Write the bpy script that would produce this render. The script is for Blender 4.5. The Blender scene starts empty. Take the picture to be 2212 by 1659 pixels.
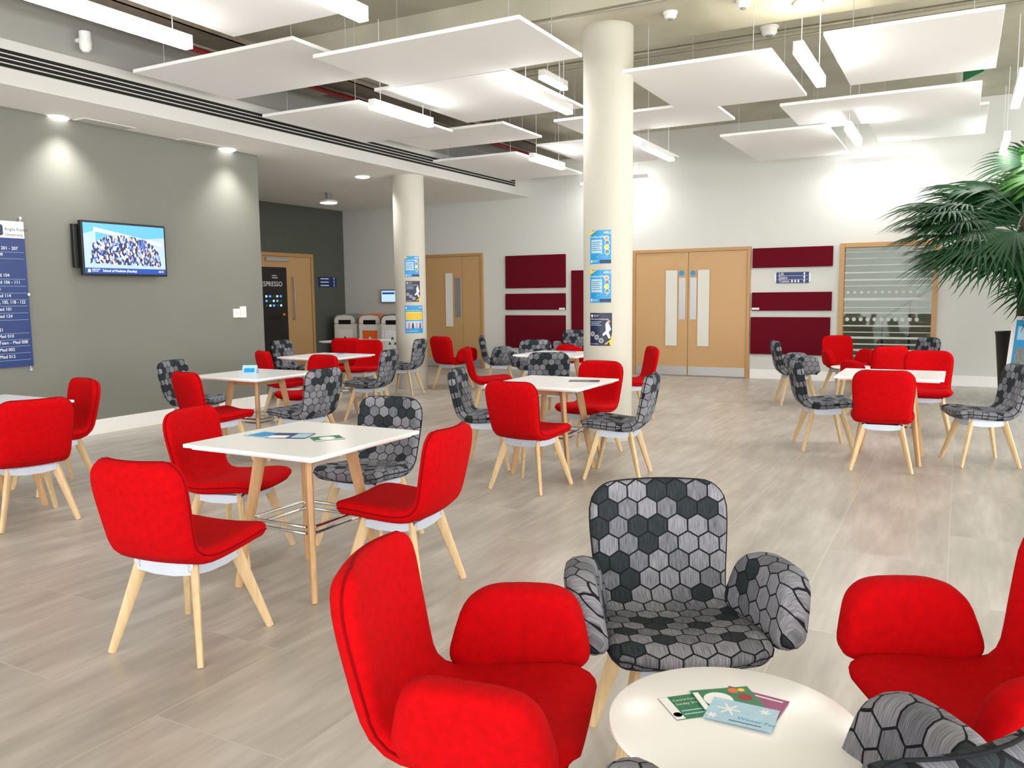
import bpy, bmesh, math, random
from mathutils import Vector, Matrix
random.seed(7)
sc = bpy.context.scene
col = sc.collection
rad = math.radians
# ---------------------------------------------------------------- camera
F, CX, CY, CH = 1780.0, 1106.0, 829.5, 1.44
YAW, PITCH, ROLL = 28.5, 6.14, -0.6
cd = bpy.data.cameras.new('camera'); cam = bpy.data.objects.new('camera', cd); col.objects.link(cam)
cd.sensor_width = 36; cd.sensor_fit = 'HORIZONTAL'; cd.lens = 36*F/2212.0; cd.clip_start = .05
RM = Matrix.Rotation(rad(YAW), 4, 'Z') @ Matrix.Rotation(rad(90-PITCH), 4, 'X') @ Matrix.Rotation(rad(ROLL), 4, 'Z')
cam.matrix_world = Matrix.Translation((0, 0, CH)) @ RM
sc.camera = cam
CAMP = Vector((0, 0, CH))
def ray(px, py): return RM.to_3x3() @ Vector(((px-CX)/F, -(py-CY)/F, -1))
def on_z(px, py, z):
    v = ray(px, py); return CAMP + v*((z-CH)/v.z)
def on_x(px, py, x):
    v = ray(px, py); return CAMP + v*(x/v.x)
def on_y(px, py, y):
    v = ray(px, py); return CAMP + v*(y/v.y)
def on_plane(px, py, p, n):
    v = ray(px, py); return CAMP + v*((p-CAMP).dot(n)/v.dot(n))
# ---------------------------------------------------------------- materials
def S(r, g, b):
    return tuple(((c/255)/12.92 if c/255 <= .04045 else ((c/255+.055)/1.055)**2.4) for c in (r, g, b)) + (1,)
def newmat(name):
    m = bpy.data.materials.new(name); m.use_nodes = True
    return m, m.node_tree.nodes, m.node_tree.links, m.node_tree.nodes['Principled BSDF']
def mat(name, c, rough=.6, metal=0, var=.06, scale=8, bump=0, bscale=200, stretch=None, sheen=0, coat=0, spec=.5):
    m, N, L, B = newmat(name)
    tc = N.new('ShaderNodeTexCoord'); mp = N.new('ShaderNodeMapping'); L.new(tc.outputs['Object'], mp.inputs['Vector'])
    if stretch: mp.inputs['Scale'].default_value = stretch
    no = N.new('ShaderNodeTexNoise'); no.inputs['Scale'].default_value = scale; no.inputs['Detail'].default_value = 4
    L.new(mp.outputs['Vector'], no.inputs['Vector'])
    r = N.new('ShaderNodeValToRGB')
    r.color_ramp.elements[0].position = .3; r.color_ramp.elements[1].position = .7
    r.color_ramp.elements[0].color = tuple(x*(1-var) for x in c[:3])+(1,)
    r.color_ramp.elements[1].color = tuple(min(1, x*(1+var)) for x in c[:3])+(1,)
    L.new(no.outputs['Fac'], r.inputs['Fac']); L.new(r.outputs['Color'], B.inputs['Base Color'])
    B.inputs['Roughness'].default_value = rough; B.inputs['Metallic'].default_value = metal
    B.inputs['Sheen Weight'].default_value = sheen; B.inputs['Coat Weight'].default_value = coat
    B.inputs['Specular IOR Level'].default_value = spec
    if bump:
        n2 = N.new('ShaderNodeTexNoise'); n2.inputs['Scale'].default_value = bscale; L.new(tc.outputs['Object'], n2.inputs['Vector'])
        bp = N.new('ShaderNodeBump'); bp.inputs['Strength'].default_value = bump; bp.inputs['Distance'].default_value = .01
        L.new(n2.outputs['Fac'], bp.inputs['Height']); L.new(bp.outputs['Normal'], B.inputs['Normal'])
    return m
def emat(name, c, strength):
    m, N, L, B = newmat(name)
    B.inputs['Base Color'].default_value = c
    B.inputs['Emission Color'].default_value = c; B.inputs['Emission Strength'].default_value = strength
    return m
def hexmat():
    m, N, L, B = newmat('hexagon woven fabric')
    tc = N.new('ShaderNodeTexCoord')
    def vm(op, a, b=None):
        n = N.new('ShaderNodeVectorMath'); n.operation = op
        for i, x in enumerate((a, b)):
            if x is None: continue
            if isinstance(x, tuple): n.inputs[i].default_value = x
            else: L.new(x, n.inputs[i])
        return n.outputs['Value'] if op in ('LENGTH', 'DOT_PRODUCT') else n.outputs['Vector']
    def ma(op, a, b):
        n = N.new('ShaderNodeMath'); n.operation = op
        for i, x in enumerate((a, b)):
            if isinstance(x, (int, float)): n.inputs[i].default_value = x
            else: L.new(x, n.inputs[i])
        return n.outputs[0]
    def mix(f, a, b):
        n = N.new('ShaderNodeMixRGB')
        for i, x in enumerate((f, a, b)):
            if isinstance(x, (tuple, float)): n.inputs[i].default_value = x
            else: L.new(x, n.inputs[i])
        return n.outputs[0]
    k = 1/.066
    q = 3**.5
    p = vm('ADD', vm('MULTIPLY', tc.outputs['UV'], (k, k, 0)), (50, 50*q, 0))
    a = vm('SUBTRACT', vm('MODULO', p, (1, q, 1)), (.5, q/2, 0))
    b = vm('SUBTRACT', vm('MODULO', vm('SUBTRACT', p, (.5, q/2, 0)), (1, q, 1)), (.5, q/2, 0))
    sel = ma('LESS_THAN', vm('LENGTH', a), vm('LENGTH', b))
    g = mix(sel, b, a)
    ag = vm('ABSOLUTE', g)
    sx = N.new('ShaderNodeSeparateXYZ'); L.new(ag, sx.inputs[0])
    dist = ma('MAXIMUM', vm('DOT_PRODUCT', ag, (.5, q/2, 0)), sx.outputs[0])
    edge = ma('GREATER_THAN', dist, .46)
    idv = vm('FLOOR', vm('ADD', vm('MULTIPLY', vm('SUBTRACT', p, g), (2, 2/q, 0)), (.5, .5, .5)))
    wn = N.new('ShaderNodeTexWhiteNoise'); wn.noise_dimensions = '3D'; L.new(idv, wn.inputs['Vector'])
    dark = ma('LESS_THAN', wn.outputs['Value'], .25)
    mid = ma('GREATER_THAN', wn.outputs['Value'], .72)
    no = N.new('ShaderNodeTexNoise'); no.inputs['Scale'].default_value = 1.0; no.inputs['Detail'].default_value = 2
    L.new(vm('MULTIPLY', tc.outputs['UV'], (420, 22, 0)), no.inputs['Vector'])
    def ramp(c0, c1):
        r = N.new('ShaderNodeValToRGB'); r.color_ramp.elements[0].position = .36; r.color_ramp.elements[1].position = .64
        r.color_ramp.elements[0].color = c0; r.color_ramp.elements[1].color = c1
        L.new(no.outputs['Fac'], r.inputs['Fac']); return r.outputs['Color']
    c = mix(mid, ramp(S(104, 105, 112), S(144, 145, 154)), ramp(S(84, 86, 93), S(122, 124, 133)))
    c = mix(dark, c, ramp(S(34, 40, 44), S(50, 57, 62)))
    c = mix(edge, c, S(24, 26, 30))
    L.new(c, B.inputs['Base Color']); B.inputs['Roughness'].default_value = .9; B.inputs['Specular IOR Level'].default_value = .2
    return m
def floormat():
    m, N, L, B = newmat('streaked stone tile floor')
    tc = N.new('ShaderNodeTexCoord')
    rot = N.new('ShaderNodeMapping'); rot.inputs['Rotation'].default_value = (0, 0, rad(90)); L.new(tc.outputs['Object'], rot.inputs['Vector'])
    br = N.new('ShaderNodeTexBrick'); br.inputs['Scale'].default_value = 1; br.inputs['Brick Width'].default_value = 1.2
    br.inputs['Row Height'].default_value = .6; br.inputs['Mortar Size'].default_value = .003; br.offset = .5
    br.inputs['Color1'].default_value = (.2, .2, .2, 1); br.inputs['Color2'].default_value = (.8, .8, .8, 1); br.inputs['Mortar'].default_value = (.5, .5, .5, 1)
    L.new(rot.outputs['Vector'], br.inputs['Vector'])
    def noise(sx, sy, det, off):
        mp = N.new('ShaderNodeMapping'); mp.inputs['Scale'].default_value = (sx, sy, 1); mp.inputs['Location'].default_value = (off, 0, 0)
        L.new(tc.outputs['Object'], mp.inputs['Vector'])
        ad = N.new('ShaderNodeVectorMath'); ad.operation = 'MULTIPLY_ADD'
        L.new(br.outputs['Color'], ad.inputs[0]); ad.inputs[1].default_value = (9, 9, 9); L.new(mp.outputs['Vector'], ad.inputs[2])
        n = N.new('ShaderNodeTexNoise'); n.inputs['Scale'].default_value = 1; n.inputs['Detail'].default_value = det
        L.new(ad.outputs[0], n.inputs['Vector']); return n
    n1 = noise(7, 1.4, 6, 0); n2 = noise(26, 3, 5, 3)
    mx = N.new('ShaderNodeMixRGB'); mx.inputs[0].default_value = .35
    L.new(n1.outputs['Fac'], mx.inputs[1]); L.new(n2.outputs['Fac'], mx.inputs[2])
    r = N.new('ShaderNodeValToRGB')
    e = r.color_ramp.elements
    e[0].position = .32; e[0].color = S(158, 153, 144); e[1].position = .69; e[1].color = S(200, 195, 186)
    x = e.new(.5); x.color = S(178, 172, 163)
    L.new(mx.outputs[0], r.inputs['Fac'])
    m2 = N.new('ShaderNodeMixRGB'); L.new(br.outputs['Fac'], m2.inputs[0])
    L.new(r.outputs['Color'], m2.inputs[1]); m2.inputs[2].default_value = S(192, 187, 178)
    L.new(m2.outputs[0], B.inputs['Base Color']); B.inputs['Roughness'].default_value = .33; B.inputs['Specular IOR Level'].default_value = .45
    return m
def crowdmat():
    m, N, L, B = newmat('group photo on screen')
    tc = N.new('ShaderNodeTexCoord'); mp = N.new('ShaderNodeMapping'); mp.inputs['Scale'].default_value = (58, 34, 1)
    L.new(tc.outputs['Object'], mp.inputs['Vector'])
    v = N.new('ShaderNodeTexVoronoi'); v.inputs['Scale'].default_value = 1.0; L.new(mp.outputs['Vector'], v.inputs['Vector'])
    r = N.new('ShaderNodeValToRGB'); r.color_ramp.interpolation = 'CONSTANT'
    e = r.color_ramp.elements; e[0].color = S(35, 45, 80); e[1].position = .3; e[1].color = S(70, 105, 180)
    for p_, c_ in ((.45, S(220, 230, 250)), (.6, S(205, 165, 155)), (.75, S(40, 42, 62)), (.88, S(130, 165, 230))):
        k = e.new(p_); k.color = c_
    sx = N.new('ShaderNodeSeparateColor'); L.new(v.outputs['Color'], sx.inputs[0]); L.new(sx.outputs[0], r.inputs['Fac'])
    L.new(r.outputs['Color'], B.inputs['Base Color']); L.new(r.outputs['Color'], B.inputs['Emission Color']); B.inputs['Emission Strength'].default_value = .4
    return m
def glassmat():
    m, N, L, B = newmat('clear glazing')
    N.remove(B); out = N['Material Output']
    t = N.new('ShaderNodeBsdfTransparent'); t.inputs[0].default_value = (.82, .88, .82, 1)
    g = N.new('ShaderNodeBsdfGlossy'); g.inputs['Roughness'].default_value = .03
    mx = N.new('ShaderNodeMixShader'); mx.inputs[0].default_value = .035
    L.new(t.outputs[0], mx.inputs[1]); L.new(g.outputs[0], mx.inputs[2]); L.new(mx.outputs[0], out.inputs[0]); return m
M = {}
M['red'] = mat('red wool felt', S(182, 3, 10), .95, 0, .1, 40, .22, 420, spec=.1)
M['redpipe'] = mat('dark red seam piping', S(128, 2, 8), .95, 0, .06, 30, spec=.1)
M['hexpipe'] = mat('charcoal seam piping', S(34, 36, 40), .95, 0, .06, 30, spec=.1)
M['hex'] = hexmat()
M['wood'] = mat('pale ash wood', S(204, 176, 134), .5, 0, .12, 10, stretch=(6, 6, .6))
M['tablewood'] = mat('warm oak wood', S(190, 150, 106), .5, 0, .12, 10, stretch=(6, 6, .6))
M['white'] = mat('white laminate', S(250, 251, 252), .22, 0, .005)
M['panel'] = mat('white felt board', S(246, 247, 246), .9, 0, .006)
M['bracket'] = mat('silver powder coat', S(196, 206, 220), .4, .2, .03)
M['chrome'] = mat('chrome', S(225, 225, 228), .08, 1, .02)
M['steel'] = mat('brushed steel', S(200, 202, 205), .4, .75, .04, 30)
M['black'] = mat('black plastic', S(14, 15, 17), .35, 0, .1)
M['dark'] = mat('dark void', S(22, 20, 18), .9, 0, .1)
M['brown'] = mat('brown cable', S(78, 58, 46), .8, 0, .1)
M['floor'] = floormat()
M['wall'] = mat('light grey paint', S(212, 214, 209), .85, 0, .012, 2)
M['leftwall'] = mat('olive grey paint', S(121, 122, 114), .75, 0, .02, 2)
M['recess'] = mat('dark olive paint', S(84, 88, 80), .8, 0, .02, 2)
M['soffit'] = mat('soffit white paint', S(250, 250, 246), .85, 0, .006, 2)
M['fascia'] = mat('darkened soffit white', S(206, 206, 202), .9, 0, .008, 2)  # shade put into the white, so bulkhead face and vent look less lit
M['bulk'] = mat('bulkhead grey paint', S(156, 157, 152), .85, 0, .02, 2)
M['skirt'] = mat('white gloss skirting', S(244, 244, 242), .4, 0, .01)
M['concrete'] = mat('cast concrete slab', S(184, 180, 162), .9, 0, .12, 1.6, .1, 30)
M['column'] = mat('smooth cast concrete', S(194, 191, 178), .8, 0, .05, 2.5, .05, 30, stretch=(1, 1, .35))
M['wine'] = mat('burgundy felt', S(98, 10, 28), .95, 0, .08, 60, .1, 400, spec=.15)
M['door'] = mat('oak veneer', S(196, 158, 110), .45, 0, .07, 5, stretch=(14, 14, .7))
M['frame'] = mat('oak door frame', S(186, 144, 94), .45, 0, .07, 5, stretch=(14, 14, .7))
M['glassw'] = emat('pale lit glazing', S(205, 205, 196), .08)
M['glass'] = glassmat()
M['beyond'] = mat('stairwell paint', S(138, 143, 130), .8, 0, .08, 2)
M['frost'] = mat('frosted film', S(196, 200, 194), .5, 0, .03)
M['navy'] = mat('navy print', S(22, 50, 110), .4, 0, .05)
M['navy2'] = mat('dark navy print', S(16, 28, 66), .4, 0, .05)
M['txt'] = mat('white lettering', S(242, 244, 248), .5, 0, .01)
M['txtd'] = mat('dark lettering', S(40, 52, 84), .5, 0, .01)
M['grey'] = mat('grey plastic', S(140, 142, 142), .5, 0, .04)
M['lgrey'] = mat('pale grey plastic', S(224, 224, 220), .5, 0, .03)
M['wplastic'] = mat('white plastic', S(238, 238, 237), .4, 0, .01)
M['blue'] = mat('bright blue print', S(24, 148, 208), .4, 0, .04)
M['lblue'] = mat('pale blue print', S(170, 208, 232), .4, 0, .08, 40)
M['yellow'] = mat('yellow print', S(250, 205, 30), .4, 0, .04)
M['green'] = mat('green print', S(24, 118, 74), .4, 0, .15, 60)
M['purple'] = mat('magenta print', S(150, 44, 110), .4, 0, .15, 60)
M['orange'] = mat('orange plastic', S(230, 104, 36), .4, 0, .05)
M['bgreen'] = mat('bin green plastic', S(30, 100, 74), .4, 0, .05)
M['skin'] = mat('photo warm print', S(206, 150, 120), .5, 0, .2, 60)
M['mixed'] = mat('photo print', S(120, 130, 130), .5, 0, .6, 90)
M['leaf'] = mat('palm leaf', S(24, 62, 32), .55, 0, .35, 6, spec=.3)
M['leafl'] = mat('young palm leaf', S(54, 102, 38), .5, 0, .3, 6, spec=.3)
M['trunk'] = mat('palm trunk fibre', S(74, 60, 44), .9, 0, .3, 20)
M['pipe'] = mat('red sprinkler pipe', S(158, 40, 34), .5, 0, .1)
M['tray'] = mat('galvanised tray', S(128, 116, 100), .6, .1, .2, 10)
M['conduit'] = mat('galvanised conduit', S(172, 168, 152), .45, .6, .1)
M['lamp'] = emat('luminous diffuser', (1, .98, .95, 1), 30)
M['disc'] = emat('luminous downlight', (1, .98, .95, 1), 5)
M['sky'] = emat('screen sky', S(80, 150, 232), .6)
M['scrb'] = emat('screen building', S(150, 172, 210), .5)
M['scrw'] = emat('screen white', S(235, 242, 255), .7)
M['scrn'] = emat('screen navy', S(20, 60, 140), .5)
M['scrl'] = emat('screen pale blue', S(170, 205, 240), .6)
M['crowd'] = crowdmat()
M['exit'] = mat('exit sign green', S(20, 130, 80), .4, 0, .05)
# ---------------------------------------------------------------- mesh builder
class MB:
    def __init__(s): s.v = []; s.f = []
    def add(s, vs, fs):
        o = len(s.v); s.v += [Vector(x) for x in vs]; s.f += [[i+o for i in f] for f in fs]; return s
    def box(s, x0, x1, y0, y1, z0, z1):
        vs = [(x, y, z) for z in (z0, z1) for y in (y0, y1) for x in (x0, x1)]
        return s.add(vs, [(0, 2, 3, 1), (4, 5, 7, 6), (0, 1, 5, 4), (2, 6, 7, 3), (0, 4, 6, 2), (1, 3, 7, 5)])
    def rings(s, rings, cap=True):
        n = len(rings[0]); vs = [p for r in rings for p in r]; fs = []
        for j in range(len(rings)-1):
            for i in range(n):
                k = (i+1) % n; fs.append((j*n+i, j*n+k, (j+1)*n+k, (j+1)*n+i))
        if cap: fs.append(tuple(range(n))[::-1]); fs.append(tuple((len(rings)-1)*n+i for i in range(n)))
        return s.add(vs, fs)
    def basis(s, d):
        d = d.normalized(); a = Vector((0, 0, 1)) if abs(d.z) < .9 else Vector((1, 0, 0))
        u = d.cross(a).normalized(); return u, d.cross(u).normalized()
    def tube(s, p0, p1, r0, r1=None, n=12):
        p0, p1 = Vector(p0), Vector(p1); r1 = r0 if r1 is None else r1
        u, w = s.basis(p1-p0)
        f = lambda p, r: [p + u*(r*math.cos(2*math.pi*i/n)) + w*(r*math.sin(2*math.pi*i/n)) for i in range(n)]
        return s.rings([f(p0, r0), f(p1, r1)])
    def path(s, pts, r, n=8, closed=False):
        pts = [Vector(p) for p in pts]; rs = []
        for i, p in enumerate(pts):
            if closed: d = pts[(i+1) % len(pts)]-pts[i-1]
            else: d = pts[min(i+1, len(pts)-1)]-pts[max(i-1, 0)]
            u, w = s.basis(d)
            rs.append([p + u*(r*math.cos(2*math.pi*k/n)) + w*(r*math.sin(2*math.pi*k/n)) for k in range(n)])
        if closed: rs.append(rs[0])
        return s.rings(rs, not closed)
    def bar(s, p0, p1, a0, b0, a1, b1, xd):
        p0, p1 = Vector(p0), Vector(p1); d = (p1-p0).normalized()
        u = (Vector(xd) - d*d.dot(Vector(xd))).normalized(); w = d.cross(u)
        q = [(1, .6), (.6, 1), (-.6, 1), (-1, .6), (-1, -.6), (-.6, -1), (.6, -1), (1, -.6)]
        f = lambda p, a, b: [p + u*(a/2*x) + w*(b/2*y) for x, y in q]
        return s.rings([f(p0, a0, b0), f(p1, a1, b1)])
    def lathe(s, prof, n=32, c=(0, 0, 0)):
        c = Vector(c)
        return s.rings([[c+Vector((r*math.cos(2*math.pi*i/n), r*math.sin(2*math.pi*i/n), z)) for i in range(n)] for r, z in prof])
    def sheet(s, x0, x1, y0, y1, z, nx=8):
        vs = []; fs = []
        for i in range(nx+1):
            x = x0+(x1-x0)*i/nx; vs += [(x, y0, z), (x, y1, z)]
        for i in range(nx): fs.append((2*i, 2*i+2, 2*i+3, 2*i+1))
        return s.add(vs, fs)
    def poly(s, pts, z): return s.add([(x, y, z) for x, y in pts], [tuple(range(len(pts)))])
    def disc(s, cx, cy, r, z, n=20): return s.poly([(cx+r*math.cos(2*math.pi*i/n), cy+r*math.sin(2*math.pi*i/n)) for i in range(n)], z)
    def warp(s, fn): s.v = [fn(p) for p in s.v]; return s
    def mesh(s, name, m, smooth=True, ang=40):
        me = bpy.data.meshes.new(name); me.from_pydata([tuple(v) for v in s.v], [], s.f); me.materials.append(m); me.update()
        if smooth:
            for p in me.polygons: p.use_smooth = True
            me.set_sharp_from_angle(angle=rad(ang))
        return me
    def build(s, name, m, parent=None, smooth=True, bevel=0, loc=None):
        me = s.mesh(name, m, smooth)
        o = bpy.data.objects.new(name, me); col.objects.link(o)
        if parent: o.parent = parent
        if loc is not None: o.location = loc
        if bevel:
            b = o.modifiers.new('bevel', 'BEVEL'); b.width = bevel; b.segments = 2; b.limit_method = 'ANGLE'
        return o
def tag(o, label=None, cat=None, group=None, kind=None):
    if label: o['label'] = label
    if cat: o['category'] = cat
    if group: o['group'] = group
    if kind: o['kind'] = kind
    return o
def empty(name, label=None, cat=None, loc=(0, 0, 0), rz=0, group=None, kind=None):
    o = bpy.data.objects.new(name, None); col.objects.link(o); o.empty_display_size = .1
    o.location = loc; o.rotation_euler = (0, 0, rz); return tag(o, label, cat, group, kind)
def framed(name, origin, xdir, label=None, cat=None, group=None, kind=None):
    """an Empty whose x runs to the right along a wall, y up, z out of the wall"""
    x = Vector(xdir).normalized(); y = Vector((0, 0, 1)); z = x.cross(y)
    m = Matrix((x, y, z)).transposed().to_4x4(); m.translation = Vector(origin)
    o = empty(name, label, cat, group=group, kind=kind); o.matrix_world = m; return o
def copy_tree(o, parent=None):
    c = o.copy(); col.objects.link(c); c.parent = parent
    for ch in list(o.children): copy_tree(ch, c)
    return c
def text(name, body, size, m, parent, x, y, z, align='LEFT', warp=None, sx=1, rot=0):
    cu = bpy.data.curves.new(name, 'FONT'); cu.body = body; cu.size = size; cu.align_x = align; cu.align_y = 'CENTER'; cu.resolution_u = 3
    t = bpy.data.objects.new(name, cu); col.objects.link(t)
    bpy.context.view_layer.update()
    dg = bpy.context.evaluated_depsgraph_get()
    me = bpy.data.meshes.new_from_object(t.evaluated_get(dg))
    bpy.data.objects.remove(t)
    R = Matrix.Rotation(rot, 3, 'Z')
    for v in me.vertices:
        p = R @ Vector((v.co.x*sx, v.co.y, 0)) + Vector((x, y, z)); v.co = warp(p) if warp else p
    me.materials.clear(); me.materials.append(m)
    o = bpy.data.objects.new(name, me); col.objects.link(o); o.parent = parent; return o
def struct(name, mb, m, bevel=0, smooth=False): return tag(mb.build(name, m, None, smooth, bevel), kind='structure')
# ---------------------------------------------------------------- room shell
XL, YB, XR = -8.1, 14.15, -11.8
ZS, ZT, ZBM = 3.28, 4.24, 3.97
XBK = -7.26
YC = on_x(566, 600, XL).y
def bw(px, py):
    p = on_y(px, py, YB); return p.x, p.z
dx0, dx1 = bw(1368, 700)[0], bw(1620, 700)[0]
wx0, wx1 = bw(1812, 660)[0], bw(2024, 660)[0]
lx0, lx1 = bw(905, 660)[0], bw(1046, 660)[0]
ztw = bw(1900, 523)[1]
struct('floor', MB().box(-12.2, 7, -6, 17.4, -.1, 0), M['floor'])
struct('ceiling', MB().box(-12.2, 7, -6, 17.4, ZT, ZT+.2), M['concrete'])
struct('ceiling_beam', MB().box(XBK-.01, 7, 7.1, 8.3, ZBM, ZT), M['concrete'])
hx0, hx1, hz0, hz1 = wx0+.06, wx1-.06, .06, ztw-.06
struct('wall_back', MB().box(-12.2, hx0, YB, YB+.2, 0, ZT).box(hx1, 7, YB, YB+.2, 0, ZT).box(hx0, hx1, YB, YB+.2, hz1, ZT).box(hx0, hx1, YB, YB+.2, 0, hz0), M['wall'])
struct('wall_stairwell', MB().box(wx0-1.6, wx1+2.5, 17.1, 17.3, 0, ZT).box(wx0-1.8, wx0-1.6, YB+.2, 17.3, 0, ZT).box(wx1+2.5, wx1+2.7, YB+.2, 17.3, 0, ZT), M['beyond'])
struct('wall_left', MB().box(XR, XL, -6, YC, 0, ZS), M['leftwall'])
struct('wall_recess', MB().box(XR-.2, XR, YC, YB, 0, ZS), M['recess'])
struct('ceiling_soffit', MB().box(XR-.2, XBK-.01, -6, YB, ZS, 3.66), M['soffit'])
struct('trim_tone_sheet', MB().box(XBK-.01, XBK, -6, YB, ZS, 3.66), M['fascia'])  # added thin sheet of darkened white, tones down the bright bulkhead face
struct('wall_bulkhead', MB().box(XR-.2, XBK-.02, -6, YB, 3.66, ZT), M['bulk'])
struct('baseboard_left', MB().box(XL, XL+.018, -6, YC, 0, .16), M['skirt'], .004)
bb = MB()
for a, b in ((XR, lx0-.01), (lx1+.01, dx0-.01), (dx1+.01, wx0-.01), (wx1+.01, 7)): bb.box(a, b, YB-.018, YB, 0, .16)
struct('baseboard_back', bb, M['skirt'], .004)
# slot diffuser along the bulkhead
v = empty('linear_air_vent', 'long white linear slot air vent with black grooves along the bulkhead', 'vent', (XBK, 5, 3.5))
y1 = on_x(1112, 400, XBK).y
MB().box(0, .006, -11, y1-5, -.085, .085).build('vent_frame', M['fascia'], v, False)
for k in range(4): MB().box(.006, .009, -11, y1-5, -.078+k*.04, -.078+k*.04+.029).build('groove', M['dark'], v, False)
for px, py, lab in ((200, 272, 'faint square access panel in the soffit beside the nearest downlight'), (402, 313, 'faint square access panel in the soffit left of the second downlight')):
    p = on_z(px, py, ZS); o = empty('access_panel', lab, 'panel', p)
    MB().box(-.3, .3, -.3, .3, -.004, 0).build('frame', M['soffit'], o, False); MB().box(-.285, .285, -.285, .285, -.006, -.004).build('hatch', M['fascia'], o, False)
# columns
def column(name, px, ybase_d, rr, ztop, label):
    k = ray(px, 640); k = Vector((k.x, k.y)); fwd = Vector((-math.sin(rad(YAW)), math.cos(rad(YAW))))
    p = k*(ybase_d/k.dot(fwd))
    o = MB().lathe([(rr, 0), (rr, ztop)], 48).build(name, M['column'], loc=(p.x, p.y, 0))
    tag(o, label, 'column'); return Vector((p.x, p.y, 0))
R2 = .24
C2 = column('concrete_column', 1313, 8.2, R2, ZBM, 'tall round concrete column with three posters beside the centre white table')
C1 = column('concrete_column', 887, 12.95, R2, ZS, 'shorter round concrete column under the white soffit beside the left door')
# ---------------------------------------------------------------- doors and glazing on the back wall
def double_door(name, x0, x1, zt, split, slits, plates, signs):
    d = framed(name, (x0, YB, 0), (1, 0, 0), kind='structure'); W = x1-x0; t = .055
    f = MB().box(0, t, 0, zt, 0, .05).box(W-t, W, 0, zt, 0, .05).box(t, W-t, zt-t, zt, 0, .05); f.build('door_frame', M['frame'], d, False, .004)
    for a, b in ((t+.004, split-.004), (split+.004, W-t-.004)):
        l = MB().box(a, b, .01, zt-t-.005, 0, .03).build('door_leaf', M['door'], d, False, .003)
        MB().box(a+.01, b-.01, .02, .17, .03, .033).build('kick_plate', M['steel'], l, False)
    for a, b, z0, z1 in slits:
        MB().box(a, b, z0, z1, .03, .034).build('vision_panel', M['glassw'], d, False)
        g = MB(); g.box(a-.012, a, z0-.012, z1+.012, .03, .038).box(b, b+.012, z0-.012, z1+.012, .03, .038).box(a, b, z1, z1+.012, .03, .038).box(a, b, z0-.012, z0, .03, .038)
        g.build('vision_panel_bead', M['frame'], d, False)
    for a, b, z0, z1 in plates: MB().box(a, b, z0, z1, .03, .036).build('push_plate', M['steel'], d, False, .002)
    for a, z in signs: MB().disc(a, z, .045, .038).build('door_sign', M['blue'], d, False)
    return d
def dxz(px, py, x0): p = bw(px, py); return p[0]-x0, p[1]
zt = bw(1493, 537)[1]
sl = []; pl = []
for a, b in ((1439, 1464), (1508, 1533)): sl.append((dxz(a, 660, dx0)[0], dxz(b, 660, dx0)[0], bw(1490, 747)[1], bw(1490, 583)[1]))
for a, b in ((1467, 1481), (1491, 1505)): pl.append((dxz(a, 660, dx0)[0], dxz(b, 660, dx0)[0], bw(1486, 690)[1], bw(1486, 600)[1]))
double_door('door_1', dx0, dx1, zt, dxz(1487, 660, dx0)[0], sl, pl, [(dxz(1474, 590, dx0)), (dxz(1498, 590, dx0))])
zt2 = bw(1000, 548)[1]
double_door('door_2', lx0, lx1, zt2, dxz(1001, 660, lx0)[0],
    [(dxz(965, 660, lx0)[0], dxz(981, 660, lx0)[0], bw(972, 705)[1], bw(972, 590)[1])],
    [(dxz(985, 660, lx0)[0], dxz(998, 660, lx0)[0], bw(990, 685)[1], bw(990, 600)[1])], [])
# glazed screen at right, real glass with a stairwell beyond
W = wx1-wx0
w = framed('window_1', (wx0, YB, 0), (1, 0, 0), kind='structure')
MB().box(0, .07, 0, ztw, -.2, .06).box(W-.07, W, 0, ztw, -.2, .06).box(.07, W-.07, ztw-.07, ztw, -.2, .06).box(.07, W-.07, 0, .07, -.2, .06).build('window_frame', M['frame'], w, False, .004)
MB().box(.07, W-.07, .07, ztw-.07, -.02, -.012).build('glass_pane', M['glass'], w, False)
for yy, th in ((543, 1.6), (557, 1.6), (572, 1.6), (588, 2.5), (604, 3), (617, 1.6), (646, 5), (664, 1.6), (676, 2.5), (704, 2.5), (718, 1.6), (730, 4), (744, 2.5), (757, 4), (770, 2.5)):
    z = bw(1900, yy)[1]; h = th*.0042
    MB().box(.07, W-.07, z-h, z+h, -.0115, -.01).build('frosted_band', M['frost'], w, False)
for yy, rr_ in ((631, .022), (690, .03)):
    z = bw(1900, yy)[1]; n = int((W-.2)/.1)
    for i in range(n): MB().disc(.13+i*.1, z, rr_, -.0098, 14).build('frosted_dot', M['frost'], w, False)
st = empty('staircase', 'staircase with black handrail seen through the glazed screen', 'stairs', (wx0+.5, YB+1.3, 0))
for k in range(9): MB().box(.24*k, .24*k+.3, 0, 1.1, .17*k, .17*k+.17).build('tread', M['grey'], st, False)
MB().path([(0, 0, .95), (2.2, 0, 2.45)], .022).build('handrail', M['black'], st)
for k in range(6): MB().tube((.42*k+.05, 0, .3*k), (.42*k+.05, 0, .3*k+.96), .014).build('baluster', M['black'], st)
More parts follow.
